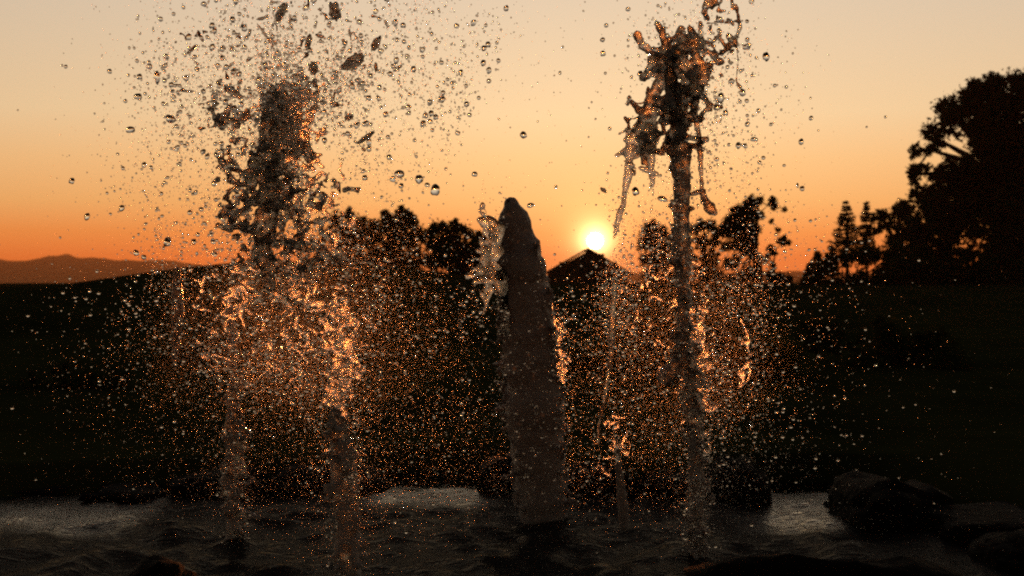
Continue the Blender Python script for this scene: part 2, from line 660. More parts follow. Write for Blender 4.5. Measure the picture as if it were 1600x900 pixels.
def crown_mesh(clumps, leaf, dens):
    pos, rad = [], []
    for c, r in clumps:
        n = int(dens * (r / leaf) ** 2) + 8
        q = rng.normal(size=(n, 3))
        q /= np.linalg.norm(q, axis=1)[:, None]
        rr = r * np.minimum(1.35, np.abs(rng.normal(size=n)) * 0.42 + 0.42 * rng.random(n))
        # a knobbly outline instead of a ball
        kn = np.array([0.86 + 0.30 * noise.noise(Vector(u) * 2.3 + Vector(c)) for u in q])
        pos.append(np.array(c)[None] + q * (rr * kn)[:, None] * np.array([1, 1, 0.92]))
        rad.append(leaf * rng.uniform(0.6, 1.25, n))
    return scatter_mesh(LEAFQ, np.concatenate(pos), np.concatenate(rad), 0.25)


def broadleaf(label, base_px, d, clumps_px, leaf=0.075, dens=26.0, mat_leaf=None, trunk_r=0.16, spread=1.0, group='trees behind the fountain', name='tree', limb_every=1, sub=5):
    """clumps_px: (px, py, radius in photo px); depth is drawn at random about d"""
    gz = ground_z((base_px - 800) / FPX * d, d)
    base = Vector(((base_px - 800) / FPX * d, d, gz - 0.15))
    root = empty(name, base)
    tag(root, label, 'tree', group)
    m = d / FPX
    big = []
    for (px, py, r) in clumps_px:
        rm = r * m
        q = P(px, py, d)
        q.y += rng.uniform(-1, 1) * spread
        big.append((q, rm))
    clumps = []
    for q, rm in big:
        clumps.append((tuple(q), rm * 1.1))
        for k in range(sub):
            u = rng.normal(size=3)
            u /= np.linalg.norm(u)
            rs = rm * rng.uniform(0.3, 0.6)
            clumps.append((tuple(np.array(q) + u * (rm * 1.15 - rs * 0.6)), rs))
    v, f = crown_mesh(clumps, leaf, dens)
    obj_np('crown', v, f, mat_leaf or M_leaf, root, smooth=False)
    # trunk that forks, a limb to each large clump
    zs = sorted(q.z for q, _ in big)
    fork_z = gz + (zs[0] - gz) * 0.75 if zs[0] > gz + 1 else gz + 0.4 * (zs[-1] - gz)
    cx = sum(q.x for q, _ in big) / len(big)
    fork = Vector((base.x * 0.7 + cx * 0.3, d, fork_z))
    parts = [tube([base, base.lerp(fork, 0.5) + Vector((0.06, 0, 0)), fork], [trunk_r * 1.25, trunk_r, trunk_r * 0.85])]
    for i, (q, rm) in enumerate(big):
        if rm < 8.5 * m:                 # a thin twig from the nearest fuller clump
            host = min((h for h in big if h[1] > rm), key=lambda h: (h[0] - q).length, default=None)
            if host:
                bend = host[0].lerp(q, 0.5) + Vector((0, 0, -0.08 * (host[0] - q).length))
                parts.append(tube([host[0], bend, q], [trunk_r * 0.16, trunk_r * 0.12, trunk_r * 0.06], 5))
            continue
        if i % limb_every:
            continue
        mid = fork.lerp(q, 0.5) + Vector((rng.uniform(-.1, .1), rng.uniform(-.1, .1), 0.12 * (q - fork).length))
        parts.append(tube([fork - Vector((0, 0, 0.1)), mid, q], [trunk_r * 0.6, trunk_r * 0.35, trunk_r * 0.12], 6))
    v, f = join(parts)
    obj_np('trunk', v, f, M_bark, root)
    return root


def conifer(label, apex, base_y, half_w, d, levels, group='conifers on the right skyline', dens=1.0):
    top = P(apex[0], apex[1], d)
    m = d / FPX
    gz = ground_z(top.x, d)
    base = Vector((top.x + 0.05, d, gz - 0.15))
    root = empty('conifer_tree', base)
    tag(root, label, 'tree', group)
    H = top.z - base.z
    low = CAM_Z + (HOR - base_y) * m
    v, f = tube([base, base.lerp(top, 0.5), top], [0.022 * H, 0.014 * H, 0.003 * H], 8)
    obj_np('trunk', v, f, M_bark, root)
    bparts, pos, rad = [], [], []
    for i in range(levels):
        u = (i + 0.5 + rng.uniform(-0.25, 0.25)) / levels
        z = top.z - (top.z - low) * u
        ln = half_w * m * (0.10 + 0.95 * u ** 0.9)
        nb = 6 if u > 0.2 else 4
        a0 = rng.uniform(0, 6.28)
        for k in range(nb):
            a = a0 + 2 * math.pi * k / nb + rng.uniform(-0.3, 0.3)
            l = ln * rng.uniform(0.65, 1.12)
            p0 = Vector((top.x, d, z))
            p2 = p0 + Vector((math.cos(a) * l, math.sin(a) * l, l * rng.uniform(-0.18, 0.18)))
            p1 = p0.lerp(p2, 0.55) - Vector((0, 0, 0.10 * l))
            bparts.append(tube([p0, p1, p2], [0.012 * H * 0.3, 0.008 * H * 0.3, 0.003], 5))
            nn = int(58 * dens)
            s = rng.random(nn) ** 0.6
            s = 0.15 + 0.88 * s
            q = np.array([(p0.lerp(p1, x / 0.55) if x < 0.55 else p1.lerp(p2, (x - 0.55) / 0.45)) for x in s])
            q += rng.normal(size=q.shape) * np.array([0.09, 0.09, 0.065]) * (0.35 + l * 0.55)
            pos.append(q)
            rad.append(rng.uniform(0.05, 0.10, nn) * (0.7 + 0.35 * l))
    v, f = join(bparts)
    obj_np('branches', v, f, M_bark, root)['kind'] = 'stuff'
    v, f = scatter_mesh(LEAFQ, np.concatenate(pos), np.concatenate(rad), 0.3)
    obj_np('crown', v, f, M_needle, root, smooth=False)
    return root


# big spreading tree on the right
def fill(poly_rows, r, step, jit=6):
    out_ = []
    for (y, x0, x1) in poly_rows:
        x = x0
        while x <= x1:
            out_.append((x + rng.uniform(-jit, jit), y + rng.uniform(-jit, jit), r * rng.uniform(0.85, 1.2)))
            x += step
    return out_


edge = [(1594, 122, 17), (1562, 114, 9), (1566, 126, 11), (1540, 137, 13), (1528, 140, 15), (1508, 154, 16), (1494, 160, 16), (1478, 180, 15), (1472, 196, 15),
        (1466, 215, 13), (1458, 226, 9), (1446, 233, 10), (1440, 238, 8), (1428, 268, 9), (1420, 264, 5), (1446, 268, 8), (1451, 262, 6), (1437, 279, 8), (1458, 280, 11),
        (1446, 302, 12), (1434, 302, 6), (1462, 300, 14), (1430, 322, 11), (1448, 320, 16), (1490, 262, 16), (1476, 268, 10)]
body = fill([(150, 1525, 1720), (180, 1500, 1720), (208, 1522, 1720), (240, 1518, 1720), (272, 1488, 1720), (304, 1470, 1720), (335, 1450, 1720), (368, 1430, 1720),
             (400, 1400, 1720), (430, 1390, 1720)], 29, 28) + fill([(120, 1610, 1720), (90, 1640, 1700)], 20, 26)
edge = [(x, y, r * 1.3) for x, y, r in edge]
broadleaf('tall dark spreading tree filling the right edge of the view', 1560, 60, edge + body, 0.11, 10.0, M_gum, 0.42, 1.6,
          limb_every=3, group='trees on the right', sub=6)
broadleaf('round topped dark tree between the two conifers and the tall right tree', 1400, 66,
          [(1385, 338, 15), (1372, 340, 8), (1400, 333, 15), (1416, 330, 14), (1425, 345, 14), (1405, 352, 14), (1378, 354, 11), (1392, 372, 9), (1370, 362, 8), (1413, 368, 13), (1430, 368, 14)],
          0.095, 16, M_leaf, 0.2, 0.8, group='trees on the right')
conifer('taller see-through conifer, the left one of a pair on the right skyline', (1322, 313), 402, 30, 70, 15)
conifer('slimmer see-through conifer, the right one of a pair on the right skyline', (1353, 314), 400, 20, 72, 15)
conifer('small young conifer left of the pair, low beside the hazy gap', (1277, 392), 440, 19, 64, 11)
conifer('shortest conifer standing just right of the hazy gap', (1265, 410), 446, 14, 62, 9, dens=1.5)
conifer('small ragged conifer crowded against the left side of the pair', (1298, 382), 430, 16, 66, 9)


def shrub(label, px, d, clumps, leaf=0.085, dens=15, group='dark shrubs behind the pool'):
    gz = ground_z((px - 800) / FPX * d, d)
    base = Vector(((px - 800) / FPX * d, d, gz - 0.1))
    root = empty('shrub', base)
    tag(root, label, 'shrub', group)
    m = d / FPX
    cl, st = [], []
    for (x, y, r) in clumps:
        q = P(x, y, d)
        q.y += rng.uniform(-0.5, 0.5)
        cl.append((tuple(q), r * m * 1.05))
        st.append(tube([base, base.lerp(q, 0.5) + Vector((0, 0, 0.05)), q], [0.05, 0.035, 0.012], 6))
        for k in range(6):
            u = rng.normal(size=3)
            u /= np.linalg.norm(u)
            rs = r * m * rng.uniform(0.25, 0.42)
            cl.append((tuple(np.array(q) + u * (r * m - rs * 0.8)), rs))
    v, f = crown_mesh(cl, leaf, dens)
    obj_np('foliage', v, f, M_leaf, root, smooth=False)
    v, f = join(st)
    obj_np('stems', v, f, M_bark, root)
    return root


shrub('broad dark shrub sloping up below the pair of conifers', 1330, 58,
      [(1262, 442, 14), (1280, 426, 17), (1300, 413, 19), (1322, 405, 19), (1345, 400, 20), (1368, 399, 21), (1392, 400, 22), (1415, 402, 22), (1440, 400, 22), (1300, 445, 20), (1335, 440, 20), (1370, 440, 20), (1400, 440, 20)],
      group='dark shrubs on the right')
shrub('broad dark shrub under the tall spreading tree at the right edge', 1500, 57,
      [(x, 425 + rng.uniform(-8, 8), 24) for x in range(1400, 1640, 22)] + [(x, 445, 24) for x in range(1390, 1640, 26)], group='dark shrubs on the right')
shrub('low block of dark hedge left of the hazy orange gap', 1220, 60,
      [(1208, 438, 10), (1220, 434, 10), (1230, 438, 9), (1215, 450, 12), (1230, 452, 11), (1200, 450, 12)], group='dark shrubs on the right')

# trees behind the sprays
broadleaf('dark bushy tree behind the right side of the left spray', 620, 55,
          [(612, 345, 16), (600, 352, 12), (632, 345, 16), (645, 352, 14), (625, 330, 9), (590, 372, 16), (615, 375, 20), (645, 380, 20), (605, 405, 22), (640, 412, 24), (670, 405, 18), (620, 435, 26), (655, 440, 24), (582, 352, 12), (575, 372, 15), (658, 368, 14), (585, 395, 18), (600, 338, 10), (640, 340, 10)],
          0.09, 16, None, 0.2, 1.2)
broadleaf('dark bushy tree just left of the centre jet', 715, 52,
          [(678, 358, 12), (692, 355, 12), (705, 362, 12), (722, 355, 10), (732, 365, 12), (690, 378, 18), (715, 385, 20), (740, 388, 16), (700, 410, 24), (735, 415, 22), (765, 425, 18), (710, 440, 24), (745, 445, 22), (668, 366, 13), (680, 385, 16), (750, 372, 12), (712, 352, 10), (765, 395, 16), (745, 400, 18)],
          0.09, 16, None, 0.2, 1.2)
broadleaf('low dark tree behind the thick of the left spray', 540, 58,
          [(530, 345, 14), (548, 335, 10), (560, 350, 14), (515, 368, 14), (540, 372, 18), (565, 380, 16), (525, 400, 20), (555, 410, 22), (580, 420, 18), (535, 435, 24), (570, 440, 20), (500, 385, 14), (500, 410, 18), (480, 425, 16), (575, 362, 12), (505, 440, 20)],
          0.09, 16, None, 0.2, 1.2)
broadleaf('round dark tree behind the left strand of the right jet', 1022, 64,
          [(1010, 362, 14), (1026, 357, 14), (1040, 366, 13), (1002, 380, 13), (1020, 382, 16), (1042, 386, 15), (1010, 402, 12), (1036, 410, 16), (1012, 428, 18), (1045, 432, 18)],
          0.095, 16, None, 0.18, 1.0)
broadleaf('loose dark tree between the right jet and the arched tree', 1100, 64,
          [(1085, 358, 11), (1100, 352, 12), (1115, 352, 12), (1126, 360, 10), (1092, 378, 13), (1115, 378, 14), (1085, 402, 12), (1112, 404, 14), (1095, 428, 17), (1122, 430, 17)],
          0.095, 16, None, 0.18, 1.0)
broadleaf('arched dark tree with a leaning top right of the right jet', 1184, 50,
          [(1190, 313, 9), (1178, 314, 10), (1202, 316, 8), (1212, 323, 6), (1221, 328, 4), (1166, 325, 12), (1154, 335, 13), (1142, 346, 13), (1134, 360, 13), (1176, 336, 14), (1162, 348, 14),
           (1180, 360, 11), (1150, 366, 14), (1140, 384, 12), (1176, 384, 13), (1160, 392, 12), (1182, 408, 10), (1150, 412, 15), (1174, 428, 16), (1150, 438, 16)],
          0.06, 24, None, 0.17, 0.7)
broadleaf('slender ragged little tree right of the arched tree', 1206, 48,
          [(1208, 345, 4), (1212, 360, 4), (1226, 377, 9), (1216, 378, 5), (1236, 380, 4), (1205, 388, 6), (1212, 394, 6), (1200, 404, 7), (1207, 414, 7), (1202, 430, 8), (1206, 446, 9)],
          0.05, 26, None, 0.06, 0.4)
for i, (px, y, d, w, lab) in enumerate([(330, 545, 19, 110, 'dark round shrub on the slope below the left spray'), (640, 645, 17, 110, 'dark round shrub behind the golden gap in the rim'),
                                        (930, 545, 18, 120, 'dark shrub below the setting sun between the two tallest jets'), (1180, 515, 17, 120, 'dark shrub behind the silvery water on the right'),
                                        (1400, 510, 19, 110, 'wide dark shrub behind the steep edged boulder'), (120, 600, 16, 100, 'low dark shrub behind the flat boulder on the left'),
                                        (1060, 520, 17.5, 80, 'dark shrub added behind the foot of the tall right jet to shade the boulders'), (480, 612, 18, 90, 'dark shrub behind the foot of the broad left jet'), (800, 615, 18.5, 90, 'dark shrub behind the foot of the centre jet')]):
    cl = [(px + rng.uniform(-w, w), y + rng.uniform(0, 70), rng.uniform(30, 48)) for k in range(11)]  # several raised, the one behind the right jet added, to shade boulders and pool
    shrub(lab, px, d, cl, 0.042, 6)

# ------------------------------------------------------------------ gabled house under the sun
D = 118
hb = P(928, 446, D)
house = empty('gabled_house', (hb.x, D, ground_z(hb.x, D) - 0.2))
tag(house, 'dark gabled house in silhouette just below the setting sun', 'house')
hx0, hx1 = P(858, 430, D).x, P(980, 430, D).x
ze, zr = P(0, 425, D).z, P(0, 390, D).z
z0 = ground_z(hb.x, D) - 0.2
L = 7.0
cx = (hx0 + hx1) / 2
wv = [(hx0, D, z0), (hx1, D, z0), (hx1, D, ze), (cx, D, zr - 0.15), (hx0, D, ze), (hx0, D + L, z0), (hx1, D + L, z0), (hx1, D + L, ze), (cx, D + L, zr - 0.15), (hx0, D + L, ze)]
me = bpy.data.meshes.new('wall')
me.from_pydata(wv, [], [(0, 1, 2, 3, 4), (9, 8, 7, 6, 5), (0, 4, 9, 5), (1, 6, 7, 2), (4, 3, 8, 9), (3, 2, 7, 8)])
me.materials.append(M_wall)
link(bpy.data.objects.new('wall', me), house)


def box(name, lo, hi, m, parent):
    v = [(x, y, z) for x in (lo[0], hi[0]) for y in (lo[1], hi[1]) for z in (lo[2], hi[2])]
    me = bpy.data.meshes.new(name)
    me.from_pydata(v, [], [(0, 1, 3, 2), (4, 6, 7, 5), (0, 4, 5, 1), (2, 3, 7, 6), (0, 2, 6, 4), (1, 5, 7, 3)])
    me.materials.append(m)
    return link(bpy.data.objects.new(name, me), parent)


ov = 0.45
for sgn, xe in ((-1, hx0), (1, hx1)):
    sl = (zr - ze) / (cx - hx0)
    x1 = xe + sgn * ov
    z1 = ze - sl * ov
    v = []
    for y in (D - ov, D + L + ov):
        v += [(cx, y, zr), (x1, y, z1), (x1, y, z1 + 0.14), (cx, y, zr + 0.14)]
    me = bpy.data.meshes.new('roof_slope')
    me.from_pydata(v, [], [(0, 1, 2, 3), (7, 6, 5, 4), (0, 4, 5, 1), (1, 5, 6, 2), (2, 6, 7, 3), (3, 7, 4, 0)])
    me.materials.append(M_roof)
    link(bpy.data.objects.new('roof_slope', me), house)
dr = box('door', (cx - 0.5, D - 0.06, z0), (cx + 0.5, D - 0.004, z0 + 2.1), M_roof, house)
box('handle', (cx + 0.36, D - 0.12, z0 + 1.0), (cx + 0.42, D - 0.062, z0 + 1.1), M_rock, dr)
M_pane, t, out = mat('window_pane')
gl = t.n('ShaderNodeBsdfGlossy')
gl.inputs['Color'].default_value = (0.10, 0.10, 0.11, 1)
gl.inputs['Roughness'].default_value = 0.05
t.l(gl.outputs[0], out.inputs['Surface'])
for k in (-1, 1):
    wc = cx + k * 1.9
    wn = box('window', (wc - 0.5, D - 0.03, z0 + 1.0), (wc + 0.5, D - 0.004, z0 + 2.0), M_roof, house)
    box('pane', (wc - 0.42, D - 0.045, z0 + 1.08), (wc + 0.42, D - 0.033, z0 + 1.92), M_pane, wn)
    box('sill', (wc - 0.58, D - 0.12, z0 + 0.93), (wc + 0.58, D - 0.004, z0 + 0.995), M_wall, wn)
chx = cx + 1.4
chz = zr - (zr - ze) / (cx - hx0) * 1.4
box('chimney', (chx - 0.22, D + 4.2, chz - 0.2), (chx + 0.22, D + 4.7, chz + 0.55), M_rock, house)


# ------------------------------------------------------------------ the jets
def blob_mesh(name, capsules, voxel, disp, material, parent, disp_size=0.05, smooth=4, kind=None):
    """fuse a chain of round bodies into one water surface: voxel remesh, smoothed, then lumpy"""
    pos, rad = [], []
    for (p0, r0, p1, r1) in capsules:
        p0, p1 = np.array(p0), np.array(p1)
        n = max(2, int(np.linalg.norm(p1 - p0) / (0.45 * min(r0, r1))) + 1)
        for s in np.linspace(0, 1, n):
            pos.append(p0 * (1 - s) + p1 * s)
            rad.append((r0 * (1 - s) + r1 * s) * rng.uniform(0.9, 1.1))
    v, f = scatter_mesh(ICO2, np.array(pos), np.array(rad), 0.12)
    me = mesh_np(name, v, f, material)
    tmp = bpy.data.objects.new('tmp', me)
    COL.objects.link(tmp)
    md = tmp.modifiers.new('r', 'REMESH')
    md.mode = 'VOXEL'
    md.voxel_size = voxel
    md.use_smooth_shade = True
    ms = tmp.modifiers.new('s', 'SMOOTH')
    ms.iterations = smooth
    if disp:
        for k, (sz, st) in enumerate(((disp_size, disp), (disp_size * 0.35, disp * 0.45))):
            tx = bpy.data.textures.new('lump', 'CLOUDS')
            tx.noise_scale = sz
            tx.noise_depth = 2
            dd = tmp.modifiers.new('d%d' % k, 'DISPLACE')
            dd.texture = tx
            dd.texture_coords = 'LOCAL'
            dd.strength = st
            dd.mid_level = 0.5
    dg = bpy.context.evaluated_depsgraph_get()
    ev = bpy.data.meshes.new_from_object(tmp.evaluated_get(dg))
    bpy.data.objects.remove(tmp)
    ev.name = name
    ev.materials.clear()
    ev.materials.append(material)
    ev.polygons.foreach_set('use_smooth', np.ones(len(ev.polygons), dtype=bool))
    o = link(bpy.data.objects.new(name, ev), parent)
    if kind:
        o['kind'] = kind
    return o


def chain(pts, d, dj=0.0):
    """photo points (px, py, radius px) to capsules at distance d"""
    m = d / FPX
    q = [(P(x, y, d) + Vector((0, rng.normal() * dj, 0)), r * m) for x, y, r in pts]
    return [(a[0], a[1], b[0], b[1]) for a, b in zip(q[:-1], q[1:])]


def web(pts, d, n_links, reach, r0, r1, dj=0.05):
    """a lace of thin ligaments with knots: points are joined to near neighbours"""
    m = d / FPX
    q = [P(x, y, d) + Vector((0, rng.normal() * dj, 0)) for x, y in pts]
    caps = []
    for i, a in enumerate(q):
        near = sorted(range(len(q)), key=lambda j: (q[j] - a).length)[1:1 + n_links]
        for j in near:
            if (q[j] - a).length < reach * m:
                c = (a + q[j]) / 2 + Vector(rng.normal(size=3) * 0.012)
                ra, rb, rc = rng.uniform(r0, r1) * m, rng.uniform(r0, r1) * m, rng.uniform(r0, r1) * m * 0.6
                caps += [(a, ra, c, rc), (c, rc, q[j], rb)]
    return caps


def rough_column(pts, d, n, core=0.55, spread=0.55, links=3):
    """a column as a thin core wrapped in torn ligaments"""
    caps = chain([(x, y, r * core) for x, y, r in pts], d, 0.01)
    ys = [p[1] for p in pts][::-1]
    xs = [p[0] for p in pts][::-1]
    rs = [p[2] for p in pts][::-1]
    q = []
    for k in range(n):
        y = rng.uniform(min(ys), max(ys))
        r = float(np.interp(y, ys, rs))
        q.append((float(np.interp(y, ys, xs)) + rng.normal() * r * spread, y))
    return caps + web(q, d, links, 34, 1.6, 5.0, 0.045)


def scat(n, cx, cy, sx, sy):
    return [(cx + rng.normal() * sx, cy + rng.normal() * sy) for _ in range(n)]


# right jet
D4 = 7.75
j4 = empty('fountain_jet', (P(1092, 0, D4).x, D4, 0))
tag(j4, 'tall jet of water on the right with a ragged glassy crown', 'water jet', 'jets of the fountain')
blob_mesh('column', rough_column([(1092, 878, 20), (1090, 800, 19), (1087, 720, 18), (1082, 640, 17), (1076, 580, 15), (1068, 520, 16), (1066, 450, 15), (1064, 400, 15), (1062, 340, 15), (1060, 280, 15),
                                  (1058, 230, 16), (1057, 190, 17), (1050, 160, 16), (1046, 120, 15), (1044, 85, 11)], D4, 260, 0.68, 0.6)
          + chain([(1040, 590, 13), (1056, 570, 12), (1066, 545, 12)], D4)
          + chain([(1072, 230, 9), (1074, 300, 6), (1070, 360, 8), (1075, 430, 6)], D4, 0.02), 0.009, 0.022, M_col, j4, 0.05, 3)
blob_mesh('crown', chain([(1026, 38, 5), (1033, 50, 7), (1036, 65, 5), (1040, 80, 7), (1036, 100, 9), (1030, 130, 9), (1018, 155, 10), (1010, 180, 9), (1000, 200, 8)], D4, 0.02)
          + chain([(990, 162, 4), (996, 172, 6), (1008, 176, 7)], D4) + chain([(1078, 48, 7), (1086, 60, 6), (1080, 75, 6), (1092, 95, 8), (1098, 115, 8), (1088, 135, 9), (1092, 150, 6)], D4, 0.02)
          + chain([(1054, 62, 5), (1064, 58, 5), (1074, 64, 6)], D4) + chain([(1105, 110, 7), (1102, 122, 8), (1096, 128, 5)], D4)
          + web(scat(80, 1064, 110, 23, 33), D4, 3, 34, 3.0, 7.5, 0.07) + web(scat(34, 1005, 205, 12, 26), D4, 3, 34, 2.0, 4.5, 0.05) + web(scat(50, 1076, 175, 20, 32), D4, 3, 34, 2.2, 5.5, 0.07) + web(scat(60, 1030, 200, 24, 34), D4, 2, 28, 2.0, 5.0, 0.07), 0.0085, 0.018, M_foam_clear, j4, 0.035, 3)
blob_mesh('left_strand', chain([(1000, 195, 8), (990, 215, 10), (984, 235, 8), (982, 255, 6), (980, 280, 7), (976, 300, 5), (973, 320, 4), (968, 335, 6), (964, 352, 4), (960, 372, 3)], D4, 0.03)
          + chain([(1012, 200, 7), (1018, 230, 8), (1015, 262, 6), (1020, 290, 4)], D4, 0.03) + chain([(1000, 262, 4), (1012, 266, 5), (1026, 272, 4)], D4)
          + web(scat(26, 990, 232, 11, 20), D4, 3, 26, 1.5, 3.5, 0.05), 0.0085, 0.014, M_sheet, j4, 0.03, 3)
blob_mesh('right_strand', chain([(1088, 150, 6), (1086, 180, 5), (1092, 215, 5), (1094, 245, 5), (1096, 270, 4), (1098, 295, 4), (1101, 312, 6), (1108, 325, 10), (1118, 333, 5)], D4, 0.03)
          + chain([(1078, 305, 4), (1090, 300, 5), (1100, 298, 4)], D4), 0.0085, 0.014, M_foam_clear, j4, 0.03, 3)
blob_mesh('falling_strand', chain([(962, 440, 4), (958, 480, 5), (956, 520, 6), (954, 560, 4), (948, 600, 4), (942, 635, 3), (936, 665, 3), (934, 690, 3)], D4, 0.02)
, 0.009, 0.014, M_foam_clear, j4, 0.03, 3)
blob_mesh('low_strand', chain([(962, 690, 4), (966, 725, 5), (970, 760, 7), (973, 790, 8), (975, 822, 8)], D4 + 0.3), 0.009, 0.014, M_foam, j4, 0.03, 3)
blob_mesh('top_strand', chain([(1104, -30, 5), (1108, -10, 4), (1103, 8, 6), (1100, 20, 5), (1106, 30, 4)], D4) + chain([(1118, -12, 5), (1117, 6, 5), (1112, 12, 4)], D4)
          + chain([(1094, 36, 4), (1092, 48, 3), (1098, 62, 3), (1102, 78, 4)], D4) + chain([(1143, -10, 3), (1144, 14, 3)], D4)
          + chain([(1150, 10, 3), (1154, 30, 3), (1156, 44, 4), (1150, 60, 3), (1144, 70, 4), (1132, 80, 4), (1124, 84, 3)], D4) + chain([(1126, 48, 3), (1124, 60, 3), (1132, 72, 3), (1142, 66, 3)], D4)
          + chain([(1150, 62, 2), (1153, 95, 1.6), (1150, 128, 2), (1156, 136, 4)], D4)
          + web(scat(70, 1128, 55, 24, 48), D4, 1, 22, 1.0, 3.4, 0.08), 0.0072, 0.010, M_foam_clear, j4, 0.02, 2, kind='stuff')
blob_mesh('side_splash', web(scat(90, 1086, 590, 18, 56), D4 - 0.1, 3, 26, 1.1, 3.0, 0.1) + web(scat(40, 1090, 610, 12, 46), D4 - 0.1, 2, 28, 2.0, 4.4, 0.06) + web(scat(60, 1020, 460, 40, 50), D4, 1, 24, 1.0, 3.0, 0.1) + web(scat(60, 1078, 470, 26, 40), D4 - 0.1, 2, 26, 1.0, 2.6, 0.1) + web(scat(40, 965, 690, 22, 26), D4, 2, 26, 1.0, 2.6, 0.08) + web(scat(18, 1092, 690, 16, 24), D4, 2, 34, 1.5, 3.0, 0.08)
          + web(scat(16, 1168, 560, 8, 40), D4, 2, 34, 1.5, 3.0, 0.05), 0.0085, 0.012, M_lace, j4, 0.02, 2, kind='stuff')

# centre jet
D3 = 9.0
j3 = empty('fountain_jet', (P(850, 0, D3).x, D3, 0))
tag(j3, 'smooth cone shaped jet of water in the centre beside the sun', 'water jet', 'jets of the fountain')
blob_mesh('column', chain([(850, 808, 38), (845, 760, 41), (840, 700, 43), (836, 640, 45), (830, 580, 46), (826, 520, 44), (822, 470, 41), (817, 420, 37), (812, 385, 32), (805, 355, 25), (801, 332, 18), (799, 320, 12)], D3, 0.01)
          + chain([(838, 378, 7), (836, 400, 10), (842, 430, 12), (850, 470, 12)], D3)
          + web([(x + rng.normal() * 8, y) for y in range(380, 800, 3) for x in (np.interp(y, [350, 480, 600, 800], [784, 784, 788, 814]), np.interp(y, [350, 480, 600, 800], [822, 860, 873, 885]))], D3, 2, 26, 1.4, 4.0, 0.10),
          0.0098, 0.02, M_foam, j3, 0.10, 5)
blob_mesh('left_shoulder', chain([(752, 345, 8), (764, 348, 11), (778, 356, 12), (772, 380, 11), (778, 410, 12), (784, 440, 12), (788, 480, 9), (790, 520, 6)], D3 - 0.1, 0.02)
          + web(scat(54, 766, 408, 12, 36), D3 - 0.1, 3, 34, 2.0, 5.0, 0.06), 0.0095, 0.016, M_sheet, j3, 0.035, 3)
blob_mesh('right_edge', chain([(862, 470, 2), (868, 510, 3), (874, 540, 3.5), (880, 575, 3), (882, 600, 2)], D3 - 0.1)
          + web(scat(60, 875, 555, 8, 40), D3 - 0.1, 2, 22, 1.0, 2.4, 0.05), 0.0085, 0.010, M_lace, j3, 0.03, 3)

# left broad jet
D2 = 7.1
j2 = empty('fountain_jet', (P(548, 0, D2).x, D2, 0))
tag(j2, 'broad bursting jet of water on the left with a dark core', 'water jet', 'jets of the fountain')
blob_mesh('column', rough_column([(546, 915, 27), (544, 850, 28), (540, 780, 28), (536, 720, 27), (530, 670, 22), (524, 640, 12)], D2, 170, 0.72, 0.5), 0.0105, 0.026, M_col, j2, 0.06, 3)
blob_mesh('core', chain([(432, 150, 12), (428, 175, 18), (424, 205, 20), (418, 240, 18), (416, 280, 16), (420, 315, 18), (412, 350, 17), (410, 385, 14), (414, 415, 12), (420, 445, 9)], D2, 0.03)
          + chain([(440, 160, 14), (462, 200, 18), (474, 230, 12)], D2 + 0.15, 0.03)
          + web(scat(40, 425, 235, 16, 48), D2, 3, 36, 3.0, 7.0, 0.10), 0.010, 0.034, M_foam_clear, j2, 0.04, 2)
blob_mesh('amber_lace', web(scat(150, 462, 205, 21, 40), D2, 3, 26, 1.5, 4.2, 0.14) + web(scat(60, 430, 160, 16, 16), D2, 2, 22, 1.2, 3.5, 0.1) + web(scat(120, 500, 330, 36, 60), D2, 2, 24, 1.2, 3.6, 0.2), 0.009, 0.016, M_lace, j2, 0.03, 2, kind='stuff')
blob_mesh('lace', web(scat(300, 448, 325, 50, 66), D2, 2, 26, 1.4, 4.5, 0.22) + web(scat(90, 512, 335, 34, 60), D2, 2, 24, 1.3, 4.0, 0.22) + web(scat(90, 390, 320, 26, 56), D2, 2, 26, 2.0, 5.5, 0.15) + web(scat(110, 520, 170, 62, 70), D2, 1, 24, 1.0, 3.0, 0.25) + web(scat(150, 470, 430, 70, 34), D2, 2, 26, 1.2, 3.6, 0.22), 0.0092, 0.018, M_foam_clear, j2, 0.03, 2, kind='stuff')
blob_mesh('falling_lace', web(scat(330, 445, 500, 72, 66), D2, 2, 24, 0.9, 2.8, 0.25) + web(scat(120, 532, 540, 16, 64), D2, 2, 26, 1.0, 3.2, 0.12) + web(scat(60, 352, 480, 20, 50), D2, 2, 26, 1.0, 3.0, 0.12)
          + web(scat(60, 530, 555, 15, 60), D2, 2, 30, 2.0, 4.6, 0.1) + web(scat(30, 385, 440, 14, 40), D2, 2, 30, 2.0, 4.6, 0.1) + web(scat(30, 470, 470, 40, 30), D2, 1, 30, 2.0, 4.6, 0.1), 0.0088, 0.012, M_lace, j2, 0.02, 2, kind='stuff')

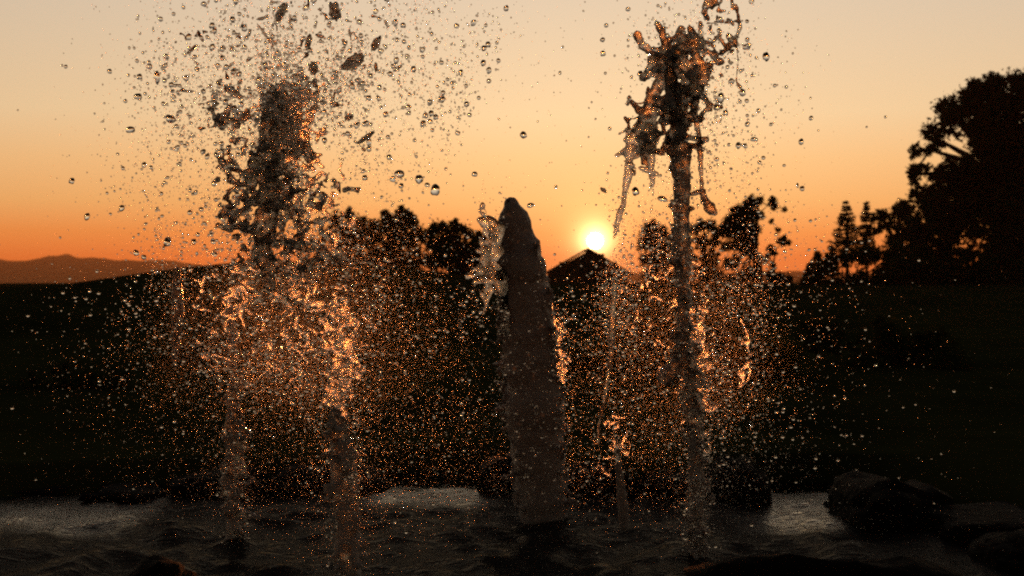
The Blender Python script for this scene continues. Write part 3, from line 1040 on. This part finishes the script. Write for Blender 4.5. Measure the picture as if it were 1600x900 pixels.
# thin far-left jet
D1 = 8.1
j1 = empty('fountain_jet', (P(362, 0, D1).x, D1, 0))
tag(j1, 'leftmost thin jet of water breaking into dark blobs', 'water jet', 'jets of the fountain')
blob_mesh('column', rough_column([(362, 862, 18), (364, 800, 18), (366, 740, 17), (367, 690, 16), (368, 640, 14), (366, 590, 11), (362, 530, 8), (358, 480, 6)], D1, 130, 0.55, 0.6), 0.0105, 0.022, M_col, j1, 0.06, 3)
blob_mesh('falling_strand', chain([(278, 420, 5), (276, 450, 8), (279, 480, 10), (276, 510, 9), (273, 540, 6), (271, 572, 5)], D1, 0.02), 0.011, 0.02, M_foam, j1, 0.06, 3)
blob_mesh('lace', web(scat(44, 352, 130, 20, 70), D1, 2, 30, 1.6, 4.0, 0.15) + web(scat(50, 372, 250, 24, 70), D1, 2, 30, 1.6, 4.5, 0.15) + web(scat(190, 480, 60, 105, 50), D1, 1, 26, 1.0, 3.2, 0.25) + web(scat(60, 330, 170, 45, 80), D1, 1, 26, 1.2, 3.4, 0.2),
          0.0095, 0.014, M_foam_clear, j1, 0.03, 2, kind='stuff')

# ------------------------------------------------------------------ single drops and blobs in the air
def lump(seed, sx, sy, sz, amp=0.22):
    v, f = ICO3
    V = []
    for p in v:
        q = Vector(p)
        k = 1 + amp * noise.fractal(q * (1.2 if amp < 0.3 else 1.7) + Vector((seed * 3.1, 0, 0)), 1.0, 2.0, 3)
        V.append((q.x * k * sx, q.y * k * sy, q.z * k * sz))
    return np.array(V), f


BLOBS = [  # px, py, half width, half height, tilt in degrees, distance, label
    (552, 97, 20, 9, 30, 7.0, 'big jagged dark water blob high in the left spray'),
    (490, 108, 7, 10, 10, 7.1, 'dark wedge shaped water blob left of the big jagged one'),
    (492, 130, 4, 8, 0, 7.1, 'small dark blob hanging below the wedge shaped blob'),
    (588, 68, 6, 12, -30, 7.2, 'dark oblong water blob up right of the big jagged one'),
    (441, 18, 6, 16, -28, 7.6, 'long dark slanting water blob near the top of the left spray'),
    (523, 18, 9, 16, 8, 7.3, 'dark pointed water blob at the top edge left of centre'),
    (482, 66, 5, 12, -12, 7.4, 'slim dark water blob straight above the wedge shaped one'),
    (470, 121, 13, 5, -10, 7.3, 'flat dark water blob left of the wedge and above the core'),
    (572, 215, 16, 4, 35, 7.0, 'thin slanting water blob right of the foamy core'),
    (545, 183, 7, 5, 20, 7.2, 'knobbly dark water blob right of the core at mid height'),
    (378, 182, 8, 9, 0, 8.0, 'round black water blob left of the foamy core'),
    (345, 190, 6, 9, 30, 8.0, 'curved black water blob far left of the core'),
    (366, 195, 5, 7, 15, 8.1, 'small black water blob between the round and curved black ones'),
    (680, 297, 6, 9, -5, 7.5, 'upright oval dark drop right of the left spray'),
    (624, 272, 8, 6, -25, 7.5, 'bean shaped dark drop up left of the upright oval one'),
    (655, 280, 6, 6, 0, 7.5, 'round dark drop left of the upright oval one'),
    (668, 289, 4.5, 3.5, 0, 7.5, 'small dark drop touching the left of the upright oval one'),
    (262, 378, 5.5, 7, -10, 8.2, 'large dark oval drop low on the left against the orange sky'),
    (213, 395, 4, 4.5, 0, 8.2, 'round drop just above the hazy hill on the left'),
    (225, 402, 4, 4, 0, 8.2, 'round drop lower right of the one above the hazy hill'),
    (267, 186, 8, 5, -20, 8.0, 'dark double drop high on the left of the left spray'),
    (204, 203, 6, 5, 5, 8.0, 'dark oval drop out at the left fringe of the left spray'),
    (216, 151, 6, 5, 0, 8.0, 'clear round drop above the dark oval one at the left fringe'),
    (246, 121, 4, 9, 5, 8.0, 'tall thin drop high on the left fringe of the left spray'),
    (818, 211, 5.5, 5.5, 0, 8.0, 'lone round drop above the centre jet'),
    (942, 84, 4, 4, 0, 8.0, 'lone round drop high between the two sprays'),
    (829, 321, 5, 3.5, 25, 8.2, 'pair of joined droplets just right of the centre jet tip'),
    (943, 297, 6, 3, -35, 7.8, 'small crooked blob up right of the sun'),
    (1197, 89, 5, 6, 0, 7.8, 'round dark drop right of the ragged crown'),
    (1166, 74, 5, 4.5, 0, 7.8, 'dark drop just above left of the round one right of the crown'),
    (1120, 168, 6, 5, 10, 7.7, 'oval dark drop right of the right jet below its crown'),
    (1126, 153, 5, 7, 0, 7.7, 'upright dark drop above the oval one right of the right jet'),
    (1160, 145, 5, 6, 0, 7.8, 'clear ringed drop right of the right jet'),
    (993, 299, 5, 6, 10, 7.7, 'dark drop hanging beside the left strand of the right jet'),
    (1035, 311, 7, 4, -10, 7.6, 'flat dark drop close left of the right column'),
    (1383, 183, 2.2, 2.2, 0, 7.5, 'lone tiny drop in open sky near the tall right tree'),
    (1001, 116, 4, 4.5, 0, 7.8, 'dark drop at the left of the ragged crown'),
    (1178, 218, 5, 3.5, -5, 7.8, 'flat dark drop out right of the right jet'),
    (1246, 290, 2, 4, 5, 7.6, 'upright small drop above the little ragged tree'),
    (729, 163, 4, 4, 0, 7.6, 'clear drop at the right fringe of the left spray'),
    (779, 95, 3.5, 3.5, 0, 7.6, 'small clear drop high at the right fringe of the left spray'),
    (681, 183, 4, 4, 0, 7.4, 'dark round drop midway right of the left spray'),
]
drop_me = [mesh_np('water_drop', *lump(i, 1 + 0.06 * (i % 3), 1, 1 + 0.1 * ((i * 2) % 3), 0.26), M_drop) for i in range(8)]
blob_me = [mesh_np('water_blob', *lump(20 + i, 1, 1, 1, 0.34), M_blob) for i in range(6)]
for i, (px, py, a, b_, tilt, d, lab) in enumerate(BLOBS):
    m = d / FPX
    isblob = 'blob' in lab
    o = bpy.data.objects.new('water_blob' if isblob else 'water_drop', blob_me[i % 6] if isblob else drop_me[i % 8])
    o.location = P(px, py, d)
    o.scale = (a * m, 0.5 * (a + b_) * m, b_ * m)
    o.rotation_euler = (rng.uniform(-.2, .2), -R(tilt), 0)
    link(o)
    tag(o, lab, 'water blob' if isblob else 'water drop', 'single drops and blobs in the air')

# clouds of drops: centre px, spread px, count, power of the size law, distance, depth spread
CL = [
    ('L', 430, 120, 105, 120, 2600, 7.6, 0.35), ('L', 520, 150, 120, 90, 1500, 7.3, 0.35), ('L', 330, 250, 85, 110, 1500, 8.0, 0.30), ('L', 445, 200, 32, 60, 2200, 7.1, 0.14),
    ('L', 450, 330, 70, 75, 5200, 7.3, 0.25), ('L', 430, 470, 95, 60, 6200, 7.4, 0.30), ('L', 450, 560, 100, 70, 4800, 7.4, 0.35), ('L', 530, 560, 30, 90, 1500, 7.1, 0.2),
    ('L', 235, 500, 85, 85, 1250, 8.0, 0.4), ('L', 640, 450, 80, 80, 1900, 8.0, 0.4), ('L', 650, 620, 100, 90, 1200, 8.0, 0.4),
    ('C', 766, 420, 16, 60, 900, 8.9, 0.10), ('C', 825, 560, 36, 120, 800, 8.62, 0.06), ('C', 878, 560, 10, 60, 500, 8.9, 0.08), ('C', 900, 600, 45, 110, 900, 8.5, 0.35),
    ('R', 1075, 130, 50, 80, 1500, 7.75, 0.18), ('R', 1150, 190, 55, 100, 900, 7.8, 0.22), ('R', 1050, 330, 60, 90, 1500, 7.75, 0.2), ('R', 1070, 520, 70, 90, 4200, 7.75, 0.25),
    ('R', 1090, 610, 75, 90, 2800, 7.8, 0.3), ('R', 965, 420, 22, 60, 900, 7.75, 0.12), ('R', 960, 580, 40, 100, 1300, 7.75, 0.2), ('R', 1180, 430, 70, 70, 1600, 7.8, 0.3),
    ('R', 1225, 530, 85, 95, 650, 7.8, 0.4), ('R', 1380, 560, 100, 120, 170, 7.8, 0.4),
    ('B', 740, 690, 340, 50, 1100, 8.0, 0.6),
    ('L', 538, 760, 17, 90, 1500, 6.95, 0.10), ('L', 365, 720, 13, 80, 900, 8.0, 0.08), ('R', 1089, 760, 14, 80, 1100, 7.65, 0.08), ('R', 1062, 330, 13, 130, 1400, 7.7, 0.07),
    ('L', 560, 90, 120, 75, 2200, 7.5, 0.3), ('L', 340, 120, 50, 80, 900, 8.0, 0.2), ('L', 410, 350, 50, 60, 1500, 7.2, 0.2),
]
for k in range(150):                      # drops strung out in falling streaks
    if k % 3:
        CL.append(('L', rng.normal() * 95 + 450, rng.uniform(330, 640), 1.8, rng.uniform(8, 26), int(rng.uniform(8, 26)), 7.3 + rng.normal() * 0.2, 0.01))
    else:
        CL.append(('R', rng.normal() * 65 + 1070, rng.uniform(330, 700), 1.8, rng.uniform(8, 26), int(rng.uniform(8, 26)), 7.7 + rng.normal() * 0.15, 0.01))
allp, allr, alls, allpx = [], [], [], []
for (side, cx_, cy_, sx_, sy_, n_, d_, dj) in CL:
    sky_part = cy_ < 300
    n_ = int(n_ * ((3.2 if side == 'L' else 2.4) if sky_part else 1.45))
    px = cx_ + rng.normal(size=n_) * sx_
    py = cy_ + rng.normal(size=n_) * sy_
    d = d_ + rng.normal(size=n_) * dj
    d = np.clip(d, 6.2, 9.4)
    r = 0.42 * (rng.random(n_) + 0.003) ** -0.50
    r = np.minimum(r * 1.25, 3.9) if sky_part else np.minimum(r, 2.6)
    if side == 'B':
        r = np.minimum(r, 1.6)
    m = d / FPX
    p = np.stack([(px - 800) * m, d, CAM_Z + (HOR - py) * m], 1)
    ok = (p[:, 2] > 0.03) & (py > -30) & (px > 0) & (px < 1600) & ~((np.hypot(px - 930, py - 372) < 34))
    # clusters: drops gather along torn sheets
    cl = np.array([noise.noise(Vector((a * 4.2, b * 3.0, c * 2.6))) + 0.8 * noise.noise(Vector((a * 11.0, b * 5.0, c * 2.2 + 7.0))) for a, b, c in p])
    ok &= rng.random(n_) < np.clip(0.50 + 1.9 * cl, 0.05, 1.0)
    allp.append(p[ok]); allr.append((r * m)[ok]); alls += [side] * int(ok.sum()); allpx.append(np.stack([px, py, r], 1)[ok])
allp, allr, allpx = np.concatenate(allp), np.concatenate(allr), np.concatenate(allpx)
alls = np.array(alls)
order = np.argsort(-allpx[:, 2])
single = np.zeros(len(allr), bool)
single[order[:245]] = True


def region(side, px, py):
    if side == 'L':
        if px < 300:
            return ('scattered round drop on the left fringe of the left spray', 'drops on the left fringe of the left spray') if py < 400 else \
                   ('glinting drop over the dark berm on the left', 'drops over the dark berm')
        if px > 600:
            return ('scattered round drop right of the left spray against the sky', 'drops right of the left spray') if py < 330 else \
                   ('glinting drop before the dark trees left of the centre jet', 'drops before the dark trees')
        if py < 150:
            return 'round drop in the high airy top of the left spray', 'drops at the top of the left spray'
        if py < 400 and px < 395:
            return 'round drop left of the dark core of the left spray', 'drops left of the dark core'
        if py < 400 and px > 500:
            return 'round drop right of the dark core of the left spray', 'drops right of the dark core'
        if py < 400:
            return 'round drop close around the dark core of the left spray', 'drops close around the dark core'
        return 'glinting drop in the falling lower half of the left spray', 'drops in the lower left spray'
    if side == 'C':
        return 'drop thrown off close beside the centre jet', 'drops beside the centre jet'
    if side == 'R':
        if py < 320 and px > 1075:
            return 'round drop against the sky right of the right jet', 'drops right of the right jet'
        if py < 320:
            return 'round drop against the sky left of the right jet', 'drops left of the right jet'
        if px > 1130:
            return 'glinting drop before the dark bank right of the right jet', 'drops before the dark right bank'
        return 'glinting drop close around the lower right jet', 'drops around the lower right jet'
    return 'glinting drop low over the pool water', 'drops low over the pool'


for i in order[:245]:
    o = bpy.data.objects.new('water_drop', drop_me[int(i) % 8])
    o.location = allp[i]
    s = allr[i]
    o.scale = (s, s, s * rng.uniform(0.9, 1.3))
    o.rotation_euler = tuple(rng.uniform(0, 0.6, 3))
    link(o)
    lab, grp = region(alls[i], allpx[i, 0], allpx[i, 1])
    tag(o, lab, 'water drop', grp)

rest = ~single
bigm = rest & (allpx[:, 2] > 1.25)
smallm = rest & (allpx[:, 2] <= 1.25)
tinym = smallm & (allpx[:, 2] <= 0.72)
smallm &= ~tinym
OCT = np.array([(1, 0, 0), (-1, 0, 0), (0, 1, 0), (0, -1, 0), (0, 0, 1), (0, 0, -1)], float), np.array([(0, 2, 4), (2, 1, 4), (1, 3, 4), (3, 0, 4), (2, 0, 5), (1, 2, 5), (3, 1, 5), (0, 3, 5)])
v, f = join([scatter_mesh(ICO2, allp[bigm], allr[bigm], 0.18), scatter_mesh(ICO1, allp[smallm], allr[smallm] * 1.1, 0.18)])
tag(obj_np('water_spray', v, f, M_drop), 'countless fine water drops flung up around all the jets', 'spray', kind='stuff')

# fine mist drifting low round the feet of the jets
mp_, mr_ = [], []
for (cx_, cy_, sx_, sy_, n_, d_, dj) in [(640, 660, 150, 90, 9000, 8.0, 0.5), (450, 720, 150, 80, 7000, 7.8, 0.5), (840, 720, 70, 80, 4000, 8.8, 0.3), (1090, 740, 120, 70, 6000, 7.9, 0.4), (800, 820, 420, 50, 8000, 7.7, 0.5), (300, 640, 130, 90, 3500, 8.0, 0.5),
                                       (540, 800, 38, 70, 5000, 6.9, 0.12), (364, 790, 30, 60, 3500, 7.95, 0.12), (846, 770, 50, 50, 4500, 8.8, 0.12), (1090, 800, 30, 60, 4000, 7.6, 0.12)]:
    n_ = int(n_ * 0.55)
    px = cx_ + rng.normal(size=n_) * sx_
    py = cy_ + rng.normal(size=n_) * sy_
    d = np.clip(d_ + rng.normal(size=n_) * dj, 6.3, 9.5)
    m = d / FPX
    p = np.stack([(px - 800) * m, d, CAM_Z + (HOR - py) * m], 1)
    ok = p[:, 2] > 0.01
    mp_.append(p[ok])
    mr_.append((rng.uniform(0.25, 0.6, n_) * m)[ok])
mp_.append(allp[tinym])
mr_.append(allr[tinym] * 1.2)
v, f = scatter_mesh(OCT, np.concatenate(mp_), np.concatenate(mr_), 0.3)
tag(obj_np('mist', v, f, M_mist), 'finest mist of droplets drifting through the sprays and over the pool', 'mist', kind='stuff')

# soft veils of water dust hanging in the sprays: closed bodies of thin even mist
M_veil, t, out = mat('water_dust')
vs = t.n('ShaderNodeVolumeScatter')
vs.inputs['Color'].default_value = (1, 1, 1, 1)
vs.inputs['Density'].default_value = 0.013
vs.inputs['Anisotropy'].default_value = 0.72
t.l(vs.outputs[0], out.inputs['Volume'])


def veil(px, py, d, rx, ry, rd, label, seed):
    m = d / FPX
    v, f = lump(seed, rx * m, rd, ry * m, 0.5)
    o = obj_np('mist_veil', v, f, M_veil)
    o.location = P(px, py, d)
    return tag(o, label, 'mist', kind='stuff')


veil(455, 500, 7.5, 260, 210, 0.55, 'wide thin veil of water dust around the whole lower left spray', 31)
veil(450, 510, 7.4, 180, 160, 0.45, 'veil of water dust in the lower half of the left spray', 34)
veil(470, 500, 7.3, 110, 120, 0.35, 'thick of the water dust in the middle of the left spray', 35)
veil(1070, 540, 7.8, 170, 190, 0.45, 'wide thin veil of water dust around the right jet', 32)
veil(1075, 560, 7.75, 95, 140, 0.35, 'thick of the water dust around the lower right jet', 36)

# ------------------------------------------------------------------ haze
hz_m, t, out = mat('haze_air')
pv = t.n('ShaderNodeVolumePrincipled')
pv.inputs['Color'].default_value = (1.0, 0.78, 0.50, 1)
pv.inputs['Density'].default_value = 1.7e-4
pv.inputs['Anisotropy'].default_value = 0.18
t.l(pv.outputs[0], out.inputs['Volume'])
hz = box('haze', (-3650, -650, -12), (3650, 3950, 75), hz_m, None)
tag(hz, 'thin warm evening haze over the whole view', 'haze', kind='stuff')
